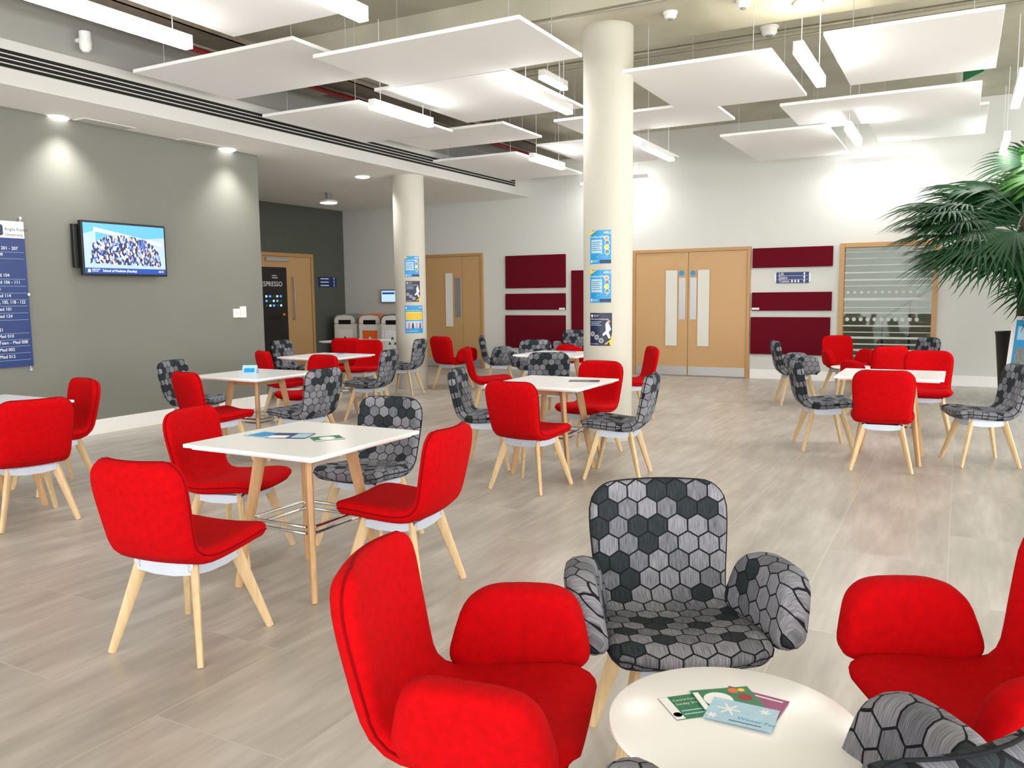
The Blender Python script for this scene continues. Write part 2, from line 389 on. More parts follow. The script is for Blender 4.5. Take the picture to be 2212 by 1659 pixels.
# recess door on the dark wall
ry0, ry1 = on_x(560, 650, XR).y, on_x(676, 650, XR).y; rz = on_x(640, 548, XR).z
d = framed('door_3', (XR, ry0, 0), (0, 1, 0), kind='structure'); W = ry1-ry0
MB().box(0, .07, 0, rz, 0, .05).box(W-.07, W, 0, rz, 0, .05).box(.07, W-.07, rz-.07, rz, 0, .05).build('door_frame', M['frame'], d, False, .004)
MB().box(.075, W-.075, .01, rz-.075, 0, .03).build('door_leaf', M['door'], d, False)
hx = on_x(629, 650, XR).y-ry0; h0, h1 = on_x(629, 690, XR).z, on_x(629, 600, XR).z
MB().path([(hx, h0, .03), (hx, h0, .09), (hx, h0+.05, .1), (hx, h1-.05, .1), (hx, h1, .09), (hx, h1, .03)], .014).build('pull_handle', M['steel'], d)
MB().box(.15, .75, rz-.17, rz-.1, .03, .09).build('door_closer', M['steel'], d, False, .006)
# ---------------------------------------------------------------- burgundy acoustic panels
def wallpanel(x0, x1, y0, y1, label, group):
    a = bw((x0+x1)/2, y1); X0 = bw(x0, (y0+y1)/2)[0]; X1 = bw(x1, (y0+y1)/2)[0]; Z1 = bw((x0+x1)/2, y0)[1]
    m = MB().box(0, X1-X0, -.05, -.002, 0, Z1-a[1])
    tag(m.build('acoustic_panel', M['wine'], None, True, .008, (X0, YB, a[1])), label, 'wall panel', group)
g = 'burgundy wall panels left of the double door'
wallpanel(1094, 1223, 551, 622, 'upper large burgundy felt panel between left door and concrete column', g)
wallpanel(1094, 1223, 634, 669, 'narrow middle burgundy felt panel between left door and concrete column', g)
wallpanel(1094, 1223, 681, 752, 'lowest burgundy felt panel between left door and concrete column', g)
wallpanel(1236, 1268, 584, 752, 'tall upright burgundy felt panel half hidden behind the poster column', g)
g = 'burgundy wall panels right of the double door'
wallpanel(1627, 1800, 534, 577, 'thin top burgundy felt panel above the navy direction sign', g)
wallpanel(1625, 1797, 631, 671, 'narrow burgundy felt panel just below the navy direction sign', g)
wallpanel(1622, 1793, 685, 766, 'largest lower burgundy felt panel between double door and glazed screen', g)
for px, lab in ((1214, 'tiny white label tab on the burgundy panel near the column'), (1632, 'tiny white label tab on the burgundy panel under the direction sign')):
    p = on_y(px, 667, YB-.05); tag(MB().box(-.06, .06, -.004, 0, -.017, .017).build('label_tab', M['wplastic'], loc=(p.x, YB-.05, p.z)), lab, 'label')
# direction signs
def arrow(mb, x, y, s, z):
    mb.poly([(x-s*.12, y-s*.5), (x+s*.12, y-s*.5), (x+s*.12, y+s*.05), (x+s*.4, y+s*.05), (x, y+s*.5), (x-s*.4, y+s*.05), (x-s*.12, y+s*.05)], z)
p0 = bw(1677, 612); p1 = bw(1748, 587); W, H = p1[0]-p0[0], p1[1]-p0[1]
s = framed('direction_sign', (p0[0], YB, p0[1]), (1, 0, 0), 'navy three line direction sign with arrows between burgundy panels', 'sign')
MB().box(0, W, 0, H, .01, .018).build('sign_plate', M['navy'], s, False)
MB().box(-.03, .0, .02, H-.02, 0, .014).build('mount', M['steel'], s, False); MB().box(W, W+.03, .02, H-.02, 0, .014).build('mount', M['steel'], s, False)
for i, t in enumerate(('Lift', 'Stairs', 'Toilets')):
    y = H*(5-2*i)/6
    text('lettering', t, .062, M['txt'], s, .04, y, .0195)
    a = MB(); arrow(a, W-.07, y, .055, .0195); a.build('arrow', M['txt'], s, False)
    if i: MB().box(.02, W-.02, y+H/6-.002, y+H/6+.002, .018, .0192).build('divider', M['txt'], s, False)
for k in range(3): MB().poly([(.24+.05*k, H/6-.02), (.262+.05*k, H/6-.02), (.264+.05*k, H/6+.012), (.251+.05*k, H/6+.026), (.238+.05*k, H/6+.012)], .0195).build('toilet_symbol', M['txt'], s, False)
q0 = on_x(688, 620, XR); q1 = on_x(725, 599, XR); W, H = q1.y-q0.y, q1.z-q0.z
s = framed('direction_sign', (XR, q0.y, q0.z), (0, 1, 0), 'small navy direction sign on the dark recess wall above the bins', 'sign')
MB().box(0, W, 0, H, .01, .018).build('sign_plate', M['navy'], s, False)
for i in range(3):
    y = H*(5-2*i)/6
    MB().box(.05, W*.55, y-.012, y+.008, .018, .0195).build('lettering', M['txt'], s, False)
    a = MB(); arrow(a, W-.08, y, .06, .0195); a.build('arrow', M['txt'], s, False)
# ---------------------------------------------------------------- left wall: directory sign, television, controls
yr = on_x(58, 635, XL).y; zt_ = on_x(48, 480, XL).z; zb_ = on_x(64, 790, XL).z
s = framed('directory_sign', (XL, yr, zb_), (0, 1, 0), 'large navy and white room directory sign on the olive wall', 'sign')
Hs = zt_-zb_; hd = on_x(50, 516, XL).z-zb_; Wd = 1.15
MB().box(-Wd, 0, 0, Hs, .02, .026).build('sign_plate', M['wplastic'], s, False)
MB().box(-Wd, 0, 0, hd, .026, .029).build('navy_field', M['navy'], s, False)
for x, y in ((-.03, -.035), (-.03, Hs+.035), (.0, Hs/2), (-Wd+.03, -.035), (-Wd+.03, Hs+.035)): MB().tube((x, y, 0), (x, y, .034), .014).build('standoff', M['steel'], s)
MB().tube((-.03, -.04, .024), (-.03, Hs+.04, .024), .004, n=8).build('cable_rod', M['steel'], s)
kx = on_x(6, 500, XL).y-yr
text('lettering', 'Anglia Ruskin', .042, M['txtd'], s, kx, on_x(25, 496, XL).z-zb_, .0285)
text('lettering', 'University', .042, M['txtd'], s, kx, on_x(25, 505, XL).z-zb_-.012, .0285)
MB().poly([(kx-.085, hd+.03), (kx-.05, hd+.015), (kx-.015, hd+.03), (kx-.015, hd+.11), (kx-.05, hd+.14), (kx-.085, hd+.11)], .0285).build('crest', M['txtd'], s, False)
kx = on_x(-14, 640, XL).y-yr
for yy, t in ((537, 'Med 201 - 207'), (551, ' - 209'), (595, 'Med 104'), (610, 'Med 106 - 111'), (625, ' 20'), (639, 'Med 114'), (653, 'Med 103, 105, 118 - 122'), (668, 'Med 101'), (683, 'Med 124'), (712, ' 21'), (726, 'Med 010'), (740, 'Team - Med 008'), (755, 'Med 002'), (770, 'Med 012')):
    y = on_x(25, yy, XL).z-zb_
    long = t.startswith('Med 103'); text('lettering', t, .044, M['txt'], s, kx-(.1 if long else 0), y, .0305, sx=.95 if not long else .88)
    MB().box(-Wd+.02, -.02, y-.038, y-.036, .029, .0298).build('divider', M['lblue'], s, False)
# television
XT = XL+.13
a0 = on_x(181, 596, XT); a1 = on_x(356, 490, XT); W = a1.y-a0.y; zb2 = on_x(268, 596, XT).z; H = on_x(268, 482, XT).z-zb2
s = framed('television', (XL, a0.y, zb2), (0, 1, 0), 'wall mounted black flat television showing a group photograph', 'television')
MB().box(0, W, 0, H, .08, .13).build('casing', M['black'], s, False, .006)
MB().box(-.05, W*.35, .08, H-.04, .03, .075).box(W*.3, W*.7, .1, H-.1, 0, .08).build('wall_bracket', M['black'], s, False, .004)
b = .022; z = .1305
scn = MB().box(b, W-b, b, H-b, .13, z).build('screen', M['sky'], s, False)
z += .0008
sw, sh = W-2*b, H-2*b
MB().poly([(b, b), (b+sw, b), (b+sw, b+sh*.78), (b+sw*.55, b+sh*.7), (b+sw*.14, b+sh*.62), (b+sw*.14, b+sh*.85), (b, b+sh*.78)], z).build('pictured_building', M['scrb'], scn, False)
MB().poly([(b+sw*.12, b+sh*.84), (b+sw*.97, b+sh*.6), (b+sw*.97, b+sh*.66), (b+sw*.12, b+sh*.92)], z+.0004).build('pictured_roof', M['scrw'], scn, False)
pts = [(.06, .2), (.95, .16), (.9, .55), (.74, .72), (.5, .8), (.28, .76), (.1, .6)]
MB().poly([(b+sw*x, b+sh*y) for x, y in pts], z+.0008).build('pictured_crowd', M['crowd'], scn, False)
MB().box(b, b+sw, b, b+sh*.11, z, z+.001).build('caption_bar', M['scrn'], scn, False)
text('lettering', 'School of Medicine (Faculty)', .036, M['scrw'], scn, b+sw*.2, b+sh*.055, z+.0014)
text('lettering', '10:10', .03, M['scrw'], scn, b+sw*.9, b+sh*.055, z+.0014)
text('lettering', 'Anglia Ruskin\nUniversity', .018, M['scrw'], scn, b+sw*.075, b+sh*.065, z+.0014)
MB().poly([(b+sw*.03, b+sh*.025), (b+sw*.06, b+sh*.025), (b+sw*.06, b+sh*.07), (b+sw*.045, b+sh*.09), (b+sw*.03, b+sh*.07)], z+.0014).build('crest', M['scrw'], scn, False)
for (x0, x1, y0, y1), nm, lab in (((503, 517, 667, 686), 'light_switch', 'white square wall switch plate left of the tall thermostat'), ((518, 530, 662, 686), 'thermostat', 'taller white wall controller right of the switch plate')):
    p = on_x((x0+x1)/2, y1, XL); q = on_x(x0, 675, XL); q2 = on_x(x1, 675, XL); h = on_x((x0+x1)/2, y0, XL).z-p.z
    s = framed(nm, (XL, q.y, p.z), (0, 1, 0), lab, 'wall control')
    MB().box(0, q2.y-q.y, 0, h, 0, .02).build('plate', M['wplastic'], s, False, .003)
    MB().box(.03, q2.y-q.y-.03, h*.35, h*.6, .02, .024).build('rocker', M['lgrey'], s, False)
# ---------------------------------------------------------------- posters curving round the columns
def poster(C, pxcol, pxhalf, x0, x1, y0, y1, kind, label, group):
    cang = math.atan2(-C.y, -C.x); pc = (x0+x1)/2
    ang = cang + math.asin((pc-pxcol)/pxhalf)
    n = Vector((math.cos(ang), math.sin(ang), 0)); P = C + n*(R2+.002); xd = Vector((-n.y, n.x, 0))
    nc = Vector((math.cos(cang), math.sin(cang), 0))
    zb = on_plane(pc, y1, P, nc).z; zt = on_plane(pc, y0, P, nc).z; W = (on_plane(x1, y0, P, nc)-on_plane(x0, y0, P, nc)).length*1.05; H = zt-zb
    s = framed('poster', (P.x, P.y, zb), xd, label, 'poster', group)
    wf = lambda p: Vector(((R2+p.z)*math.sin(p.x/R2), p.y, (R2+p.z)*math.cos(p.x/R2)-R2))
    w2 = W/2
    def sh(nm, ax, bx, ay, by, m, z=.0012): MB().sheet(-w2+W*ax, -w2+W*bx, H*ay, H*by, z).warp(wf).build(nm, m, s, False)
    def pg(nm, pts, m, z=.0016): MB().poly([(-w2+W*x, H*y) for x, y in pts], z).warp(wf).build(nm, m, s, False)
    def ci(nm, x, y, r, m, z=.002): MB().disc(-w2+W*x, H*y, W*r, z).warp(wf).build(nm, m, s, False)
    def tx(b_, x, y, sz, m=M['txt'], al='LEFT'): text('lettering', b_, W*sz, m, s, -w2+W*x, H*y, .0022, al, wf)
    if kind == 'free':
        sh('paper', 0, 1, 0, 1, M['blue'], 0)
        pg('corner_swoosh', [(0, .86), (.12, .9), (.3, .97), (.38, 1), (0, 1)], M['yellow'])
        tx('ARU', .66, .92, .17); tx('freeSport|Play', .05, .8, .125)
        sh('text_block', .07, .6, .32, .72, M['lblue'])
        for k in range(5): sh('text_row', .1, .56-.06*(k % 2), .64-.06*k, .655-.06*k, M['txtd'], .0018)
        for k, mm in enumerate((M['skin'], M['mixed'], M['yellow'], M['mixed'])): ci('photo_disc', .8+.03*(k % 2), .76-.135*k, .11, M['txt'], .0018); ci('photo_disc', .8+.03*(k % 2), .76-.135*k, .09, mm)
        pg('yellow_band', [(.35, .2), (.8, .22), (.9, .3), (.6, .32)], M['yellow'])
        sh('dark_band', .5, 1, .02, .12, M['navy2']); pg('crest', [(.06, .04), (.12, .04), (.12, .12), (.06, .12)], M['txt'])
        tx('Anglia Ruskin\nUniversity', .15, .08, .055)
    elif kind == 'scholar':
        sh('paper', 0, 1, 0, 1, M['navy2'], 0)
        pg('crest', [(.07, .87), (.14, .87), (.14, .95), (.07, .95)], M['txt']); tx('Anglia Ruskin\nUniversity', .17, .915, .055)
        tx('ARU Sport Scholarships', .06, .81, .082)
        for k in range(3): sh('text_row', .06, .55-.08*(k % 2), .72-.05*k, .735-.05*k, M['lblue'], .0018)
        pg('swoosh', [(.3, .0), (.7, .06), (.95, .2), (1, .4), (1, .0)], M['yellow'])
        pg('runner', [(.72, .66), (.8, .74), (.88, .66), (.96, .5), (.86, .42), (.94, .24), (.86, .22), (.76, .36), (.62, .3), (.6, .36), (.74, .46)], M['txt'], .002)
        ci('runner_head', .86, .74, .06, M['skin'], .0024)
        for k in range(3): ci('photo_disc', .14+.2*k, .36-.1*k, .1, M['txt'], .0018); ci('photo_disc', .14+.2*k, .36-.1*k, .085, M['mixed'])
        tx('aru.ac.uk/sport', .06, .06, .06)
    else:
        sh('paper', 0, 1, 0, 1, M['blue'], 0)
        pg('crest', [(.05, .88), (.11, .88), (.11, .95), (.05, .95)], M['txt']); tx('ARU', .72, .92, .13)
        tx('Welcome Sport Timetable', .05, .82, .08)
        sh('timetable', .05, .95, .48, .77, M['yellow'])
        for k in range(4): sh('timetable_row', .08, .92, .52+.06*k, .53+.06*k, M['txtd'], .0018)
        sh('photo_strip', .05, .95, .18, .44, M['lblue'])
        for k in range(4): pg('pictured_player', [(.15+.2*k, .18), (.27+.2*k, .18), (.25+.2*k, .34), (.21+.2*k, .4), (.17+.2*k, .34)], (M['orange'], M['navy2'], M['skin'], M['purple'])[k], .0018)
        tx('Anglia Ruskin University', .05, .08, .06)
    return s
g = 'posters on the tall concrete column'
poster(C2, 1313, 52, 1273, 1320, 497, 570, 'free', 'topmost bright blue poster on the tall concrete column', g)
poster(C2, 1313, 52, 1273, 1320, 583, 654, 'free', 'second bright blue poster directly above the navy scholarship poster', g)
poster(C2, 1313, 52, 1273, 1322, 676, 747, 'scholar', 'navy sport scholarships poster, lowest on the tall concrete column', g)
g = 'posters on the shorter concrete column'
poster(C1, 887, 33, 876, 907, 553, 598, 'free', 'bright blue poster at the top of the shorter left column', g)
poster(C1, 887, 33, 877, 908, 607, 652, 'scholar', 'navy runner poster in the middle of the shorter left column', g)
poster(C1, 887, 33, 874, 914, 660, 720, 'time', 'wider blue and yellow timetable poster lowest on the left column', g)
# ---------------------------------------------------------------- ceiling: rafts, lights, services
def hang_top(y): return ZBM if 7.1 < y < 8.3 else ZT
def raft_box(x0, x1, y0, y1, label, zp):
    cy_ = (y0+y1)/2
    o = empty('ceiling_raft', label, 'ceiling panel', ((x0+x1)/2, cy_, zp), 0, 'white suspended ceiling rafts')
    a, c = (x1-x0)/2, (y1-y0)/2
    MB().box(-a, a, -c, c, 0, .032).build('board', M['panel'], o, False, .003)
    for i in (-1, 1):
        for j in (-1, 1): MB().tube((i*(a-.2), j*(c-.2), .032), (i*(a-.2), j*(c-.2), hang_top(cy_+j*(c-.2))-zp), .003, n=6).build('hanging_wire', M['steel'], o)
def raft(zp, L_, T_, R_, B_, label):
    l, t, r, b_ = (on_z(x, y, zp) for x, y in (L_, T_, R_, B_))
    raft_box((l.x+b_.x)/2, (t.x+r.x)/2, (l.y+t.y)/2, (r.y+b_.y)/2, label, zp)
b0 = on_z(505, 80, 3.5)
raft_box(b0.x, b0.x+1.3, b0.y-1.95, b0.y, 'white suspended ceiling raft cut off by the top edge, nearest the viewer', 3.5)
raft(3.58, (278, 152), (635, 93), (845, 160), (497, 215), 'white suspended ceiling raft nearest the slot vent, below the long left light')
raft(3.5, (675, 118), (1135, 47), (1273, 135), (815, 182), 'large white suspended ceiling raft whose corner overlaps the tall column')
raft(3.54, (832, 190), (1115, 152), (1262, 243), (962, 262), 'white suspended ceiling raft behind the largest one, left of the tall column')
raft(3.5, (560, 245), (815, 225), (968, 290), (765, 308), 'white suspended ceiling raft along the vent with a light above its right side')
raft(3.58, (845, 297), (1075, 268), (1180, 296), (912, 327), 'white suspended ceiling raft half hidden behind the raft along the vent')
raft(3.5, (937, 347), (1135, 332), (1250, 378), (1075, 390), 'white suspended ceiling raft farthest along the slot vent')
raft(3.54, (1160, 310), (1390, 298), (1462, 345), (1262, 357), 'white suspended ceiling raft passing behind the tall column, farther and smaller')
raft(3.5, (1347, 155), (1670, 113), (1745, 212), (1455, 237), 'large white suspended ceiling raft just right of the tall column')
raft(3.5, (1780, 75), (2172, 20), (2150, 150), (1833, 182), 'white suspended ceiling raft at the upper right corner')
raft(3.54, (1675, 228), (2122, 183), (2115, 245), (1738, 278), 'wide white suspended ceiling raft above the small slanted light at right')
raft(3.58, (1192, 258), (1545, 228), (1597, 265), (1250, 290), 'white suspended ceiling raft behind the column and below the large raft')
raft(3.5, (1555, 293), (1790, 275), (1832, 328), (1640, 352), 'white suspended ceiling raft right of centre, lowest in the picture')
raft(3.62, (1872, 255), (2135, 222), (2130, 285), (1900, 312), 'white suspended ceiling raft directly above the palm')
ZL = 3.33
def pendant(x, y, length, axis, label, z=ZL):
    o = empty('pendant_light', label, 'light', (x, y, z), 0 if axis == 'y' else rad(90), 'linear pendant lights')
    h = length/2
    MB().box(-.04, .04, -h, h, .03, .1).build('housing', M['wplastic'], o, False, .003)
    MB().box(-.038, .038, -h+.004, h-.004, 0, .03).build('diffuser', M['lamp'], o, False)
    for j in (-1, 1):
        yy = y+j*(h-.15) if axis == 'y' else y
        MB().tube((0, j*(h-.15), .1), (0, j*(h-.15), hang_top(yy)-z), .004, n=6).build('hanging_cable', M['wplastic'], o)
def plight(n, f, label, ext=0):
    a, b_ = on_z(n[0], n[1], ZL), on_z(f[0], f[1], ZL); y0 = a.y-ext
    pendant((a.x+b_.x)/2, (y0+b_.y)/2, b_.y-y0, 'y', label)
plight((90, 4), (405, 108), 'long linear pendant light at the upper left above the slot vent', .1)
plight((640, -20), (785, 48), 'linear pendant light at the top edge, in front of the nearest raft', .3)
plight((797, 236), (936, 274), 'linear pendant light over the raft beside the slot vent')
plight((1116, 198), (1234, 247), 'linear pendant light just left of the tall column')
plight((1145, 346), (1219, 366), 'small linear pendant light far left of the tall column')
plight((1390, 322), (1453, 348), 'linear pendant light just right of the tall column')
plight((1728, 115), (1770, 189), 'linear pendant light hanging alone between the two upper right rafts')
plight((1828, 281), (1858, 315), 'short slanted pendant light under the wide right raft')
plight((2172, 300), (2168, 334), 'linear pendant light above the palm at the right')
plight((2203, 170), (2200, 234), 'linear pendant light cut by the right edge')
a = on_y(1803, 362, YB-.45); b_ = on_y(1990, 352, YB-.45)
pendant((a.x+b_.x)/2, YB-.45, b_.x-a.x, 'x', 'linear pendant light washing the back wall above the glazed screen', a.z)
a = on_y(1256, 400, YB-.45); b_ = on_y(1398, 394, YB-.45)
pendant((a.x+b_.x)/2, YB-.45, b_.x-a.x, 'x', 'linear pendant light close to the back wall behind the tall column', a.z)
a = on_z(1168, 170, 3.8); b_ = on_z(1222, 195, 3.8)
pendant((a.x+b_.x)/2, (a.y+b_.y)/2, max(.5, b_.y-a.y), 'y', 'higher pendant light above the raft left of the tall column', 3.8)
# recessed downlights
def lamp(name, kind, loc, energy, color=(1, .95, .88), size=.06, angle=110, blend=.8):
    l = bpy.data.lights.new(name, kind); l.energy = energy; l.color = color
    if kind == 'SPOT': l.spot_size = rad(angle); l.spot_blend = blend
    l.shadow_soft_size = size
    o = bpy.data.objects.new(name, l); col.objects.link(o); o.location = loc; return o
for px, py, lab, e in ((123, 253, 'round recessed downlight nearest the directory sign', 56), (490, 322, 'round recessed downlight above the corner of the olive wall', 56), (783, 381, 'round recessed downlight in the soffit left of the shorter column', 60)):
    p = on_z(px, py, ZS)
    o = empty('downlight', lab, 'light', p, 0, 'round soffit downlights')
    MB().lathe([(.1, 0), (.135, 0), (.135, -.006), (.1, -.01)], 32).build('trim_ring', M['wplastic'], o)
    MB().lathe([(.11, -.01), (.09, -.022), (0, -.026)], 32).build('lens', M['disc'], o)
    lamp('downlight_lamp', 'SPOT', (p.x+.22, p.y, ZS-.06), e, (1, .97, .92), .1, 104, 1)
p = on_z(709, 416, ZS)
o = empty('surface_downlight', 'hanging round ceiling light in the dark recess', 'light', p)
MB().tube((0, 0, 0), (0, 0, -.12), .05).build('stem', M['grey'], o)
MB().lathe([(.1, -.12), (.16, -.15), (.16, -.18), (.14, -.18)], 32).build('shade', M['wplastic'], o)
MB().lathe([(.14, -.185), (.0, -.185)], 32).build('lens', M['disc'], o)
p = on_z(1745, 4, ZBM)
o = empty('ceiling_floodlight', 'bright lamp fixed to the concrete beam at the top edge', 'light', p)
MB().lathe([(.12, 0), (.12, -.05), (.1, -.06)], 32).build('body', M['wplastic'], o); MB().lathe([(.1, -.062), (0, -.07)], 32).build('lens', M['disc'], o)
lamp('flood_lamp', 'POINT', (p.x, p.y, ZBM-.25), 10, (1, .94, .75), .08)
# services
def run_x(name, px, py, z, x0, x1, r, m, label, cat):
    p = on_z(px, py, z); o = MB().tube((x0, 0, 0), (x1, 0, 0), r, n=10).build(name, m, loc=(0, p.y, z)); tag(o, label, cat)
run_x('conduit', 1300, 24, ZBM-.02, -5, 5, .014, M['conduit'], 'steel conduit crossing the beam in front of the tall column', 'conduit')
run_x('conduit', 1640, 76, ZT-.02, -6, 5, .02, M['conduit'], 'steel conduit on the slab passing the smoke detector', 'conduit')
run_x('conduit', 1640, 90, ZT-.08, -6, 5, .012, M['conduit'], 'thinner steel conduit just below the one by the smoke detector', 'conduit')
o = empty('cable_tray', 'dark ceiling cable tray beside the bulkhead above the rafts', 'cable tray', (-6.45, 5, 3.9))
MB().box(-.18, .18, -9, 9, 0, .01).box(-.18, -.17, -9, 9, 0, .06).box(.17, .18, -9, 9, 0, .06).build('tray', M['tray'], o, False)
for k in range(5): MB().tube((-.13+.06*k, -9, .025), (-.13+.06*k, 9, .025), .016, n=8).build('cable', M['brown'] if k % 2 else M['pipe'], o)
tag(MB().tube((0, -9, 0), (0, 9, 0), .026).build('sprinkler_pipe', M['pipe'], loc=(-6.85, 5, 3.92)), 'long red sprinkler pipe just left of the cable tray', 'pipe')
tag(MB().tube((0, -9, 0), (0, 9, 0), .02).build('sprinkler_pipe', M['pipe'], loc=(-7.08, 5, 4.02)), 'thinner red sprinkler pipe against the grey bulkhead', 'pipe')
def puck(name, px, py, lab, cat, r=.055, h=.06, z=ZT):
    p = on_z(px, py, z); o = empty(name, lab, cat, p)
    MB().lathe([(r*1.2, 0), (r*1.2, -.015), (r, -.02), (r, -h*.7), (r*.7, -h)], 24).build('body', M['wplastic'], o)
    MB().lathe([(r*.5, -h), (r*.5, -h-.01), (r*.2, -h-.015)], 16).build('sensor', M['grey'], o)
puck('smoke_detector', 1662, 58, 'white smoke detector hanging near the conduit', 'detector', .08, .09)
puck('motion_sensor', 1448, 26, 'small white ceiling sensor right of the tall column', 'sensor', z=ZBM)
puck('motion_sensor', 1606, 2, 'small white ceiling sensor at the top edge of the beam', 'sensor', z=ZBM)
p = on_x(166, 88, XBK-.02)
o = empty('security_camera', 'white security camera on the grey bulkhead at upper left', 'camera', p)
MB().tube((0, 0, 0), (.12, 0, 0), .02).tube((.12, 0, .06), (.12, 0, .0), .05).build('mount', M['wplastic'], o)
MB().lathe([(.05, 0), (.055, -.04), (.05, -.09), (.025, -.12)], 24, (.12, 0, 0)).build('dome', M['wplastic'], o)
p = on_z(2112, 0, ZT-.1)
o = empty('exit_sign', 'green hanging exit sign seen almost edge on at top right', 'sign', (p.x, p.y+.9, ZBM), rad(118))
MB().box(-.2, .2, -.006, .006, -.32, -.06).build('sign_plate', M['exit'], o, False)
for x in (-.15, .15): MB().tube((x, 0, -.06), (x, 0, 0 if 7.1 < p.y+.9 < 8.3 else ZT-ZBM), .005, n=6).build('hanger', M['steel'], o)
# ---------------------------------------------------------------- chairs
def crom(P, n):
    out = []
    for i in range(len(P)-1):
        p0, p1, p2, p3 = P[max(i-1, 0)], P[i], P[i+1], P[min(i+2, len(P)-1)]
        for k in range(n):
            t = k/n
            out.append(tuple(.5*((2*b)+(-a+c)*t+(2*a-5*b+4*c-d)*t*t+(-a+3*b-3*c+d)*t**3) for a, b, c, d in zip(p0, p1, p2, p3)))
    out.append(P[-1]); return out
def shell_meshes():
    P = [(.278, .415, .21), (.257, .448, .222), (.19, .464, .234), (.08, .457, .238), (-.04, .446, .234), (-.115, .446, .224), (-.168, .467, .214), (-.202, .522, .214), (-.223, .61, .222), (-.243, .71, .228), (-.262, .83, .224)]
    D = crom(P, 12)
    ln = [0]
    for a, b in zip(D, D[1:]): ln.append(ln[-1]+math.hypot(a[0]-b[0], a[1]-b[1]))
    T = ln[-1]
    def at(s):
        s = max(0, min(T, s))
        for i in range(len(ln)-1):
            if ln[i+1] >= s or i == len(ln)-2:
                t = (s-ln[i])/max(1e-9, ln[i+1]-ln[i]); return [D[i][k]+(D[i+1][k]-D[i][k])*t for k in range(3)]
    R = .09; th = .036; rr = .045
    ends = [0, .004, .012, .022, .036, .055, .09]; n = 22
    ss = ends + [.09+(T-.18)*k/n for k in range(1, n)] + [T-e for e in reversed(ends)]
    us = [1, .975, .93, .86, .7, .5, .25]; us = [-u for u in us]+[0]+us[::-1]
    split = ln[6*12]
    nj, ni = len(ss), len(us)
    vs, uvs, fs = [], [], []
    top, bot = {}, {}
    for j, s in enumerate(ss):
        x, z, w = at(s); e = min(s, T-s)
        a, c = at(s-.012), at(s+.012); tx, tz = c[0]-a[0], c[1]-a[1]; l = math.hypot(tx, tz); nx, nz = tz/l, -tx/l
        if e < R: w = w-R+math.sqrt(max(0, R*R-(R-e)**2))
        bk = max(0, min(1, (s-split+.06)/.14))
        for i, u in enumerate(us):
            dd = min((1-abs(u))*w, e); t = min(1, dd/rr); h = th*math.sqrt(max(0, 1-(1-t)**2))
            cx, cy, cz = x+.03*u*u*bk, u*w, z+.014*u*u*(1-bk)
            edge = j in (0, nj-1) or i in (0, ni-1)
            top[j, i] = len(vs); vs.append((cx+nx*(h-th), cy, cz+nz*(h-th))); uvs.append((u*w+.5, s+.5))
            if edge: bot[j, i] = top[j, i]
            else:
                bot[j, i] = len(vs); vs.append((cx-nx*(h+th), cy, cz-nz*(h+th))); uvs.append((u*w+.5, s+.5))
    cls = []
    for j in range(nj-1):
        bk = (ss[j]+ss[j+1])/2 > split
        for i in range(ni-1):
            fs.append((top[j, i], top[j, i+1], top[j+1, i+1], top[j+1, i])); cls.append(bk)
            fs.append((bot[j, i], bot[j+1, i], bot[j+1, i+1], bot[j, i+1])); cls.append(bk)
    res = []
    for back in (False, True):
        ff = [f for f, c in zip(fs, cls) if c == back]
        used = sorted({i for f in ff for i in f}); mp = {o: k for k, o in enumerate(used)}
        me = bpy.data.meshes.new('backrest' if back else 'seat'); me.from_pydata([vs[i] for i in used], [], [tuple(mp[i] for i in f) for f in ff])
        ul = me.uv_layers.new(name='UVMap')
        for l in me.loops: ul.data[l.index].uv = uvs[used[l.vertex_index]]
        for p in me.polygons: p.use_smooth = True
        res.append(me)
    loop = [top[0, i] for i in range(ni)] + [top[j, ni-1] for j in range(1, nj)] + [top[nj-1, i] for i in range(ni-2, -1, -1)] + [top[j, 0] for j in range(nj-2, 0, -1)]
    res.append(MB().path([vs[i] for i in loop], .0035, 6, True).mesh('piping', M['redpipe'], True, 180))
    return res
SEAT, BACK, PIPING = shell_meshes()
def arm_mesh(sd):
    n = 40; a, b, cx, cz = .178, .114, .045, .535
    rings = []; off = []
    for y, k in ((-.048, .5), (-.0465, .7), (-.041, .87), (-.026, .96), (0, 1.0), (.026, .96), (.041, .87), (.0465, .7), (.048, .5)):
        r = []
        for i in range(n):
            t = 2*math.pi*i/n; c, s_ = math.cos(t), math.sin(t)
            X = a*math.copysign(abs(c)**.54, c)*(1-(1-k)*.6); Z = b*math.copysign(abs(s_)**.54, s_)*(1-(1-k)*.9)
            X *= 1-.17*Z/b
            r.append((cx+X, sd*(.284+.16*Z+.14*X-.02*(X/.17)**2)+y, cz+Z)); off.append((cx+X, cz+Z+y))
        rings.append(r)
    m = MB().rings(rings).mesh('arm_pad', M['red'], True, 180)
    ul = m.uv_layers.new(name='UVMap')
    for l in m.loops:
        q = off[l.vertex_index]; ul.data[l.index].uv = (q[0]+.7, q[1]+.3)
    return m
ARMS = [arm_mesh(1), arm_mesh(-1)]
def withmat(me, m):
    r = me.copy(); r.materials.clear(); r.materials.append(m); return r
LEGS = []
for i in (-1, 1):
    for j in (-1, 1):
        LEGS.append(MB().bar((i*.115, j*.125, .4), (i*.222, j*.225, 0), .058, .034, .03, .024, (i*.7, j*.7, 0)).mesh('leg', M['wood']))
bk = MB()
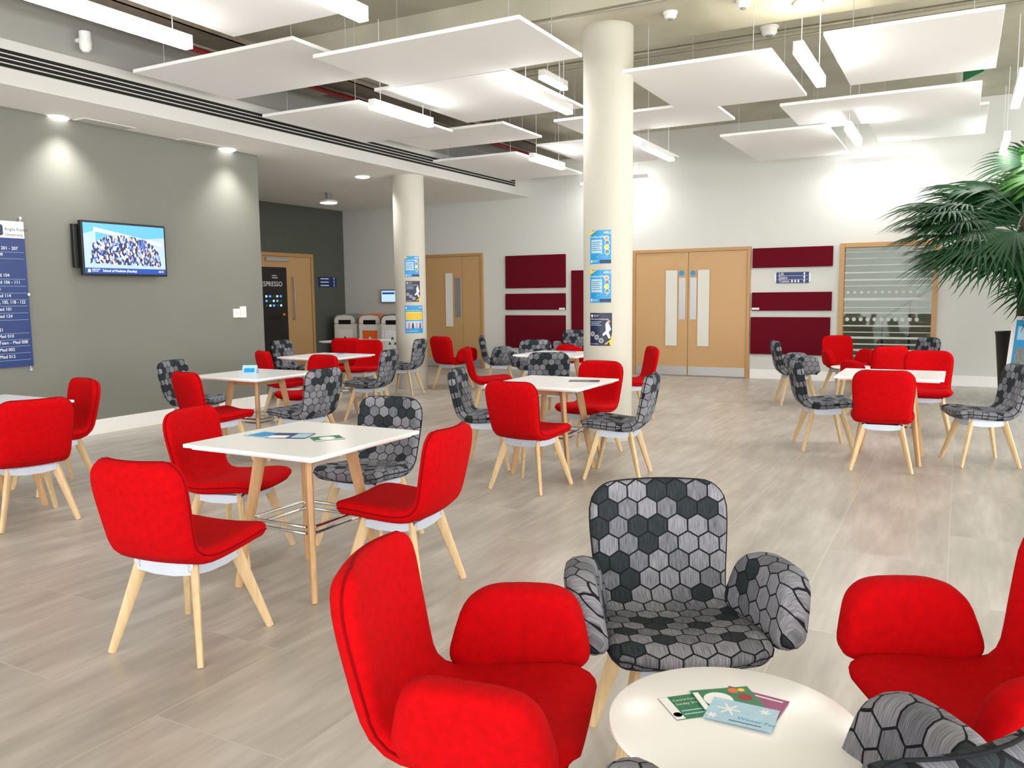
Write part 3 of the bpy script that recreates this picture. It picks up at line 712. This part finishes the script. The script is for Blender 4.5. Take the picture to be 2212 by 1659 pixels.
def plate(f):
    o = [(-.15, .385), (.15, .385), (.15, .342), (.05, .328), (-.05, .328), (-.15, .342)]
    bk.add([f(.15, q, z) for q, z in o]+[f(.144, q, z) for q, z in o], [(0, 1, 2, 3, 4, 5), (11, 10, 9, 8, 7, 6)]+[(k, (k+1) % 6, 6+(k+1) % 6, 6+k) for k in range(6)])
for i in (-1, 1):
    plate(lambda r, q, z: (i*r, q, z)); plate(lambda r, q, z: (q, i*r, z))
    for j in (-1, 1):
        for dz in (.357, .374): bk.tube((i*.147, j*.125, dz), (i*.155, j*.125, dz), .007, n=10).tube((i*.125, j*.147, dz), (i*.125, j*.155, dz), .007, n=10)
bk.box(-.15, .15, -.15, .15, .375, .392)
BRK = bk.mesh('bracket', M['bracket'], False)
def link(name, me, parent):
    o = bpy.data.objects.new(name, me); col.objects.link(o); o.parent = parent; return o
def make_chair(kind):
    arm, m = kind.split('_')
    o = empty('armchair' if arm == 'arm' else 'dining_chair')
    s_ = link('seat', withmat(SEAT, M[m]), o); link('backrest', withmat(BACK, M[m]), o)
    link('piping', withmat(PIPING, M[m+'pipe']), s_)
    for me in LEGS: link('leg', me, o)
    link('bracket', BRK, o)
    if arm == 'arm':
        for me in ARMS: link('arm_pad', withmat(me, M[m]), o)
    return o
PROTO = {}
def chair(kind, px, py, face, label, group):
    if kind not in PROTO: PROTO[kind] = o = make_chair(kind)
    else: o = copy_tree(PROTO[kind])
    p = on_z(px, py, .455); o.location = (p.x, p.y, 0); o.rotation_euler = (0, 0, rad(face+YAW))
    tag(o, label, 'armchair' if kind.startswith('arm') else 'chair', group); return o
g = 'chairs around the nearest square table'
chair('side_red', 407, 1154, 70, 'red felt side chair with its back to the viewer, lower left', g)
chair('side_red', 505, 1025, -16, 'red felt side chair left of the nearest square table, facing right', g)
chair('side_red', 868, 1075, 158, 'red felt side chair pulled up right of the nearest square table', g)
chair('side_hex', 795, 1003, -114, 'grey hexagon patterned side chair behind the nearest square table', g)
g = 'chairs around the table in front of the poster column'
chair('side_hex', 1055, 890, -12, 'grey hexagon side chair left of the table in front of the poster column', g)
chair('side_red', 1146, 922, 56, 'red felt side chair in front of the table by the poster column', g)
chair('side_red', 1271, 872, -122, 'red felt side chair behind the table at the foot of the poster column', g)
chair('side_hex', 1335, 905, 160, 'grey hexagon side chair right of the table by the poster column', g)
g = 'chairs around the left table with the tent card'
chair('side_hex', 425, 858, -15, 'grey hexagon side chair against the olive wall behind a red chair', g)
chair('side_red', 468, 889, 48, 'red felt side chair in front left of the table with the tent card', g)
chair('side_hex', 655, 882, 150, 'grey hexagon side chair right of the table with the tent card', g)
chair('side_red', 660, 846, -125, 'red felt side chair behind the table with the tent card', g)
g = 'chairs around the table by the dark recess'
chair('side_red', 618, 822, 35, 'red felt side chair left of the white table nearest the dark recess', g)
chair('side_hex', 640, 790, -25, 'grey hexagon chair mostly hidden behind the far left white table', g)
chair('side_red', 778, 792, -110, 'red felt side chair behind the white table nearest the dark recess', g)
chair('side_hex', 798, 822, 165, 'grey hexagon side chair right of the white table nearest the dark recess', g)
g = 'chairs near the bins'
chair('side_red', 756, 780, 90, 'red felt chair back in front of the small table near the bins', g)
chair('side_hex', 872, 786, 165, 'grey hexagon side chair in front of the shorter concrete column', g)
chair('arm_red', 978, 776, 50, 'red felt armchair standing alone in front of the left door', g)
g = 'chairs at the far left table'
chair('side_red', 55, 976, 136, 'red felt side chair cut by the left edge, its back to the viewer', g)
chair('side_red', 112, 928, 232, 'red felt side chair behind the one at the left edge', g)
g = 'chairs around the far table left of the poster column'
chair('side_hex', 1187, 829, 85, 'grey hexagon chair back just behind the table by the poster column', g)
chair('side_red', 1060, 815, 5, 'red felt side chair partly hidden behind a grey one, left of the far table', g)
chair('side_red', 1360, 818, 185, 'red felt side chair showing just right of the poster column', g)
g = 'far lounge armchairs left of the poster column'
chair('arm_hex', 1080, 777, 0, 'grey hexagon armchair farthest left of the far lounge group', g)
chair('arm_hex', 1152, 787, 95, 'grey hexagon armchair in the middle of the far lounge group', g)
chair('arm_red', 1236, 772, 185, 'red felt armchair of the far lounge group beside the poster column', g)
chair('arm_hex', 1240, 760, -100, 'grey hexagon armchair peeking out behind the far red armchair', g)
g = 'chairs around the right square table'
chair('side_hex', 1780, 862, -8, 'grey hexagon side chair left of the right square table', g)
chair('side_red', 1906, 891, 66, 'red felt side chair with its back to the viewer at the right square table', g)
chair('side_hex', 2120, 884, 172, 'grey hexagon side chair at the right edge of the picture', g)
chair('side_red', 2002, 840, -118, 'red felt side chair behind the right square table', g)
g = 'far lounge armchairs in front of the glazed screen'
chair('arm_hex', 1720, 797, -8, 'grey hexagon armchair leftmost in front of the burgundy panels', g)
chair('arm_red', 1826, 784, -85, 'red felt armchair facing forward before the glazed screen', g)
chair('arm_red', 1892, 813, 100, 'red felt armchair turned away, between two groups at right', g)
chair('arm_hex', 1966, 790, 190, 'grey hexagon armchair half hidden before the glazed screen', g)
g = 'front lounge armchairs'
chair('arm_red', 1040, 1516, -12, 'large red felt armchair in the foreground left of the round table', g)
chair('arm_hex', 1458, 1336, -88, 'grey hexagon armchair facing the viewer behind the round table', g)
chair('arm_red', 2130, 1498, 186, 'red felt armchair cut by the right edge beside the round table', g)
chair('arm_hex', 1784, 1870, 112, 'grey hexagon armchair in the lower right corner, back to the viewer', g)
# ---------------------------------------------------------------- tables
def make_table():
    o = empty('square_table'); h = .41
    MB().box(-h, h, -h, h, .722, .74).build('tabletop', M['white'], o, False, .003)
    MB().box(-h+.03, h-.03, -h+.03, h-.03, .71, .722).build('underside', M['wplastic'], o, False)
    for i in (-1, 1):
        for j in (-1, 1): MB().bar((i*.15, j*.15, .71), (i*.25, j*.25, 0), .062, .04, .036, .03, (i, j, 0)).build('leg', M['tablewood'], o)
    MB().box(-.18, .18, -.15, -.125, .645, .71).box(-.18, .18, .125, .15, .645, .71).box(-.15, -.125, -.125, .125, .645, .71).box(.125, .15, -.125, .125, .645, .71).build('underframe', M['tablewood'], o, False, .003)
    for z, k in ((.345, .2), (.31, .19)):
        pts = []
        for a in range(4):
            cx, cy = ((1, 1), (-1, 1), (-1, -1), (1, -1))[a]
            for t in range(5):
                th = rad(90*a+22.5*t); pts.append((cx*(k-.04)+.04*math.cos(th), cy*(k-.04)+.04*math.sin(th), z))
        MB().path(pts, .009, 8, True).build('footrest_ring', M['chrome'], o)
    return o
TB = None
def table(px, py, label):
    global TB
    if TB is None: TB = o = make_table()
    else: o = copy_tree(TB)
    p = on_z(px, py, .74); o.location = (p.x, p.y, 0)
    return tag(o, label, 'table', 'white square tables')
table(660, 944, 'nearest white square table with three leaflets, red chairs around it')
table(1195, 824, 'white square table with a dark leaflet in front of the poster column')
table(554, 807, 'white square table with a pale tent card near the olive wall')
table(706, 768, 'white square table nearest the dark recess, between red chairs')
table(768, 735, 'small looking white square table farthest back beside the bins')
table(1207, 763, 'white square table mostly hidden left of the poster column')
table(1925, 807, 'white square table at the right, near the palm')
table(-42, 872, 'white square table cut off by the left edge')
ZR = .5
def make_round():
    o = empty('round_table')
    MB().lathe([(.05, ZR-.03), (.245, ZR-.024), (.268, ZR-.014), (.275, ZR-.008), (.273, ZR-.002), (.268, ZR), (.0, ZR)], 64).build('tabletop', M['white'], o)
    for k in range(4):
        a = rad(45+90*k); c, s_ = math.cos(a), math.sin(a)
        MB().bar((c*.13, s_*.13, ZR-.026), (c*.235, s_*.235, 0), .05, .032, .03, .024, (c, s_, 0)).build('leg', M['wood'], o)
    MB().box(-.12, .12, -.015, .015, ZR-.06, ZR-.028).box(-.015, .015, -.12, .12, ZR-.06, ZR-.028).build('underframe', M['wood'], o, False)
    return o
RT = make_round(); p = on_z(1585, 1558, ZR); RT.location = (p.x, p.y, 0); RT.rotation_euler = (0, 0, rad(8))
tag(RT, 'white round coffee table in the foreground with colourful leaflets', 'table', 'white round coffee tables')
for px, py, lab in ((1845, 792, 'white round coffee table in front of the glazed screen'), (1156, 767, 'white round coffee table of the far lounge group')):
    o = copy_tree(RT); p = on_z(px, py, ZR); o.location = (p.x, p.y, 0); tag(o, lab, 'table', 'white round coffee tables')
# ---------------------------------------------------------------- leaflets and tent card
def leaflet(px, py, z, w, h, ang, m, label, deco=None, k=0):
    p = on_z(px, py, z)
    o = empty('leaflet', label, 'leaflet', (p.x, p.y, z+.0012*k), rad(ang+YAW))
    MB().box(-w/2, w/2, -h/2, h/2, 0, .0006).build('paper', m, o, False)
    for d_ in deco or ():
        if d_[0] == 't': text('lettering', d_[1], d_[2], d_[5], o, d_[3], d_[4], .0009)
        elif d_[0] == 'd': MB().disc(d_[1], d_[2], d_[3], .0008).build('printed_spot', d_[4], o, False)
        elif d_[0] == 'b': MB().box(d_[1], d_[2], d_[3], d_[4], .0006, .0008).build('printed_block', d_[5], o, False)
        elif d_[0] == 's':
            sn = MB()
            for q in range(3):
                a = rad(60*q); c, s_ = math.cos(a)*d_[3], math.sin(a)*d_[3]; nx, ny = -math.sin(a)*.0025, math.cos(a)*.0025
                sn.poly([(d_[1]-c+nx, d_[2]-s_+ny), (d_[1]-c-nx, d_[2]-s_-ny), (d_[1]+c-nx, d_[2]+s_-ny), (d_[1]+c+nx, d_[2]+s_+ny)], .0009+.00003*q)
            sn.build('snowflake', M['txt'], o, False)
T = M['txt']
leaflet(1504, 1524, ZR, .145, .102, 14, M['green'], 'green and yellow leaflet, leftmost on the round table', [('b', -.072, -.05, -.05, .05, T), ('d', -.06, -.03, .01, M['yellow']), ('t', 'Central Park Chelmsford', .011, -.045, .03, T), ('t', 'Sunday 3rd December', .012, -.045, .012, T), ('b', -.045, .05, -.02, -.016, M['lblue']), ('b', -.045, .03, -.035, -.031, M['lblue'])], 1)
leaflet(1624, 1520, ZR, .143, .102, -34, M['purple'], 'purple leaflet lying under the pale blue one on the round table', [('b', -.06, .06, .035, .04, T), ('b', .0, .06, -.04, -.02, M['lblue'])], 2)
leaflet(1570, 1513, ZR, .143, .102, 8, M['green'], 'dark green Christmas leaflet in the middle of the round table pile', [('d', -.02, .0, .034, T), ('d', .03, .035, .012, M['orange']), ('d', .045, .0, .016, M['pipe']), ('d', .05, .035, .008, M['yellow']), ('b', -.068, -.055, -.04, .04, T)], 3)
leaflet(1602, 1547, ZR, .148, .104, -28, M['lblue'], 'pale blue winter fair leaflet, topmost on the round table', [('t', 'Winter Fair', .018, -.005, -.022, M['blue']), ('s', -.03, .008, .026), ('s', .045, .028, .012), ('s', -.058, -.033, .012), ('b', -.02, .05, -.04, -.037, M['txtd'])], 4)
leaflet(580, 940, .74, .15, .21, 60, M['lblue'], 'pale blue leaflet, leftmost on the nearest square table', [('b', -.06, .06, -.02, .09, M['blue']), ('b', -.06, .06, -.09, -.04, T)], 1)
leaflet(628, 942, .74, .21, .15, -8, M['navy'], 'dark blue and white leaflet in the middle of the nearest square table', [('b', -.1, 0, -.07, .0, T), ('b', .02, .1, -.06, .06, M['lblue'])], 2)
leaflet(707, 947, .74, .15, .13, 25, M['green'], 'green snowy leaflet, rightmost on the nearest square table', [('d', 0, 0, .04, T), ('b', -.07, .07, -.06, -.04, T)], 1)
leaflet(1262, 823, .74, .25, .15, -10, M['navy2'], 'dark leaflet on the table in front of the poster column', [('b', -.1, .05, -.05, .02, M['mixed'])], 1)
leaflet(728, 764, .74, .2, .15, 0, M['blue'], 'blue leaflet on the white table nearest the dark recess', [('b', -.09, .0, -.06, .06, T)], 1)
leaflet(1226, 760, .74, .2, .2, 0, M['navy'], 'navy leaflet on the table left of the poster column', [('b', -.08, .08, -.08, 0, M['lblue'])], 1)
leaflet(8, 876, .74, .2, .15, 10, M['navy'], 'navy leaflet on the table cut off by the left edge', [('b', -.09, .0, -.06, .06, T)], 1)
p = on_z(541, 806, .74)
o = empty('tent_card', 'pale blue folded tent card standing on the left white table', 'card', p, rad(YAW-5))
MB().add([(-.07, -.035, 0), (.07, -.035, 0), (.07, 0, .075), (-.07, 0, .075), (-.07, .035, 0), (.07, .035, 0)], [(0, 1, 2, 3), (3, 2, 5, 4)]).build('card', M['lblue'], o, False)
MB().add([(-.05, -.0345, .012), (.05, -.0345, .012), (.05, -.017, .048), (-.05, -.017, .048)], [(0, 1, 2, 3)]).build('printed_block', M['blue'], o, False)
# ---------------------------------------------------------------- coffee vending machine
xm = -11.0; ym1 = on_x(622, 650, xm).y; ztop = on_x(600, 577, xm).z
s = framed('coffee_machine', (xm, ym1-1.0, 0), (0, 1, 0), 'black coffee vending machine in the dark recess beside the oak door', 'vending machine')
MB().box(0, 1, 0, ztop, -.75, 0).build('cabinet', M['black'], s, False, .015)
MB().box(.04, .96, .1, ztop-.06, 0, .015).build('front_panel', M['black'], s, False, .006)
zt1 = on_x(595, 614, xm).z
text('lettering', 'ESPRESSO', .125, M['lgrey'], s, on_x(607, 614, xm).y-(ym1-1.0)+.02, zt1, .017, 'RIGHT')
MB().box(.6, .72, zt1+.15, zt1+.162, .015, .017).build('small_print', M['lgrey'], s, False); MB().box(.6, .74, zt1+.11, zt1+.122, .015, .017).build('small_print', M['lgrey'], s, False)
for i in range(5):
    for j in range(3):
        z = on_x(590, 640+10*j, xm).z
        MB().box(.42+.09*i, .465+.09*i, z-.018, z+.018, .015, .02).build('button', (M['scrl'], M['sky'], M['bgreen'])[(i+j) % 3], s, False)
z = on_x(590, 680, xm).z
MB().box(.55, .8, z-.08, z+.0, .015, .02).build('dispensing_hatch', M['dark'], s, False); MB().box(.84, .9, z-.02, z+.02, .015, .022).build('coin_slot', M['orange'], s, False)
# ---------------------------------------------------------------- recycling bins
def bin_(x, y, cm, lc, label):
    o = empty('recycling_bin', label, 'bin', (x, y, 0), rad(14), 'recycling bins by the recess')
    a, b_ = .26, .26; H = .9
    rs = [[(-a*k, -b_*k, z), (a*k, -b_*k, z), (a*k, b_*k, z), (-a*k, b_*k, z)] for k, z in ((.88, 0), (1, .08), (1, H))]
    MB().rings(rs).build('body', M['lgrey'], o, False, .03)
    def arch(k, dz): return [(-a*k, H), (-a*k, H+.07*k+dz), (-a*.9*k, H+.13*k+dz), (-a*.7*k, H+.17*k+dz), (0, H+.19*k+dz), (a*.7*k, H+.17*k+dz), (a*.9*k, H+.13*k+dz), (a*k, H+.07*k+dz), (a*k, H)]
    MB().rings([[(q, -b_, z) for q, z in arch(1, 0)], [(q, b_, z) for q, z in arch(1, 0)]]).build('lid', cm, o, False, .012)
    MB().rings([[(q, -b_-.012, z) for q, z in arch(.88, 0)], [(q, -b_+.01, z) for q, z in arch(.88, 0)]]).build('lid_front', M['lgrey'], o, False)
    MB().box(-.14, .14, -b_-.018, -b_-.0, H-.02, H+.07).build('aperture', M['black'], o, False, .01)
    MB().box(-.17, .17, -b_-.006, -b_+.02, H-.6, H-.14).build('front_label', lc, o, False, .02)
    for k in range(3):
        t = rad(90+120*k); c, s_ = math.cos(t)*.07, math.sin(t)*.07
        MB().add([(c-.035, -b_-.009, H-.36+s_-.03), (c+.035, -b_-.009, H-.36+s_-.03), (c, -b_-.009, H-.36+s_+.03)], [(0, 1, 2)]).build('recycling_arrow', M['bgreen'] if lc is M['wplastic'] else M['txt'], o, False)
for px, cm, lc, lab in ((757, M['grey'], M['wplastic'], 'pale recycling bin with grey lid, leftmost of the three bins'), (810, M['orange'], M['orange'], 'pale recycling bin with orange lid and label, middle of three bins'), (858, M['bgreen'], M['wplastic'], 'pale recycling bin with green lid beside the shorter column')):
    p = on_y(px, 700, YB-.42); bin_(p.x, p.y, cm, lc, lab)
p0 = on_y(826, 655, YB); p1 = on_y(860, 625, YB)
s = framed('wall_screen', (p0.x, YB, p0.z), (1, 0, 0), 'small grey framed wall screen glowing pale blue above the bins', 'screen')
W, H = p1.x-p0.x, p1.z-p0.z
MB().box(0, W, 0, H, 0, .06).build('casing', M['grey'], s, False, .01); sc2 = MB().box(.03, W-.03, .03, H-.03, .06, .063).build('screen', M['scrl'], s, False)
MB().box(.05, W-.05, H-.1, H-.06, .063, .065).build('heading_bar', M['scrn'], sc2, False)
# ---------------------------------------------------------------- potted palm and display board
pp = on_z(2192, 864, 0)
o = empty('potted_palm', 'tall green fan palm in a black planter before the back wall', 'plant', (pp.x, pp.y, 0))
MB().lathe([(.17, 0), (.19, .02), (.26, .85), (.27, .9), (.25, .9), (.24, .84), (.0, .84)], 40).build('planter', M['black'], o)
MB().path([(0, 0, .84), (.02, .0, 1.2), (0, .03, 1.6), (.03, 0, 2.0), (.0, 0, 2.4)], .055, 10).build('trunk', M['trunk'], o)
def frond(az, el, pet, L_, m, zb):
    d = Vector((math.cos(az)*math.cos(el), math.sin(az)*math.cos(el), math.sin(el)))
    base = Vector((0, 0, zb))
    pts = []
    for k in range(7):
        t = k/6; q = base+d*(pet*t); q.z -= .2*pet*t*t*(1.2-el*.5); pts.append(q)
    mb = MB(); mb.path(pts, .009, 6)
    tip = pts[-1]; fd = (pts[-1]-pts[-2]).normalized()
    side = fd.cross(Vector((0, 0, 1))).normalized(); up = side.cross(fd)
    n = 32
    for k in range(n):
        a = rad(-105+210*k/(n-1)) + random.uniform(-.03, .03)
        dr = fd*math.cos(a)+side*math.sin(a)+up*.1
        ln = L_*(.7+.3*math.cos(a*.75))*random.uniform(.9, 1.08)
        wd = .021; sd = (dr.cross(up)).normalized()
        ve = []; seg = 6
        for j in range(seg+1):
            t = j/seg; c = tip+dr*(ln*t); c.z -= .33*ln*t**2.6
            w_ = wd*(.35+1.3*t if t < .45 else .935*(1-((t-.45)/.55)**1.6))+.0012
            ve += [c-sd*w_-Vector((0, 0, w_*.5)), c, c+sd*w_-Vector((0, 0, w_*.5))]
        fs = []
        for j in range(seg):
            b3 = 3*j; fs += [(b3, b3+1, b3+4, b3+3), (b3+1, b3+2, b3+5, b3+4)]
        mb.add(ve, fs)
    lim = YB-.03-pp.y
    mb.warp(lambda q: Vector((q.x, min(q.y, lim), min(q.z, 3.56)))).build('frond', m, o)
for k in range(58):
    az = k*2.39996; el = rad(-32+114*((k*.618) % 1))
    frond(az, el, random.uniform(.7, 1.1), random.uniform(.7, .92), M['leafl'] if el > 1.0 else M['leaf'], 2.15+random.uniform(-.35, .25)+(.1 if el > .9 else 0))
pb = on_z(2160, 878, 0)
o = empty('display_board', 'leaning white and blue display board cut by the right edge', 'board', pb, rad(-50+YAW))
tl = Matrix.Rotation(rad(-14), 3, 'X')
for nm, b_, m in (('board', (0, .7, 0, .03, 0, 1.15), M['wplastic']), ('poster_sheet', (.05, .65, -.004, 0, .06, 1.1), M['blue']), ('heading_block', (.08, .62, -.007, -.004, .85, 1.02), M['lblue']), ('photo_block', (.08, .62, -.007, -.004, .45, .75), M['mixed']), ('text_block', (.08, .62, -.007, -.004, .15, .35), M['txt'])):
    MB().box(*b_).warp(lambda q: tl @ q).build(nm, m, o, False)
for x in (.1, .6): MB().bar((x, .27, 1.05), (x, .36, 0), .03, .02, .03, .02, (1, 0, 0)).build('rear_leg', M['wplastic'], o)
# ---------------------------------------------------------------- light
wd = bpy.data.worlds.new('world'); sc.world = wd; wd.use_nodes = True
bg = wd.node_tree.nodes['Background']; bg.inputs[0].default_value = (1, .99, .975, 1); bg.inputs[1].default_value = 1.1
def area(name, loc, rot, sx, sy, e, c=(1, .99, .97)):
    l = bpy.data.lights.new(name, 'AREA'); l.shape = 'RECTANGLE'; l.size = sx; l.size_y = sy; l.energy = e; l.color = c
    o = bpy.data.objects.new(name, l); col.objects.link(o); o.location = loc; o.rotation_euler = rot; return o
area('daylight_right', (6.8, 3.5, 2.1), (0, rad(90), 0), 4, 18, 500)
area('rear_fill', (-2.5, -5.8, 2.1), (rad(90), 0, 0), 17, 4, 540)  # added fill from behind the camera, no known window there
area('stairwell_fill', ((wx0+wx1)/2+.6, YB+1.5, ZT-.1), (0, 0, 0), 2, 1.5, 26)  # unseen area lamp added to brighten the space behind the glass
sc.view_settings.view_transform = 'Standard'; sc.view_settings.look = 'None'; sc.view_settings.exposure = 0.76
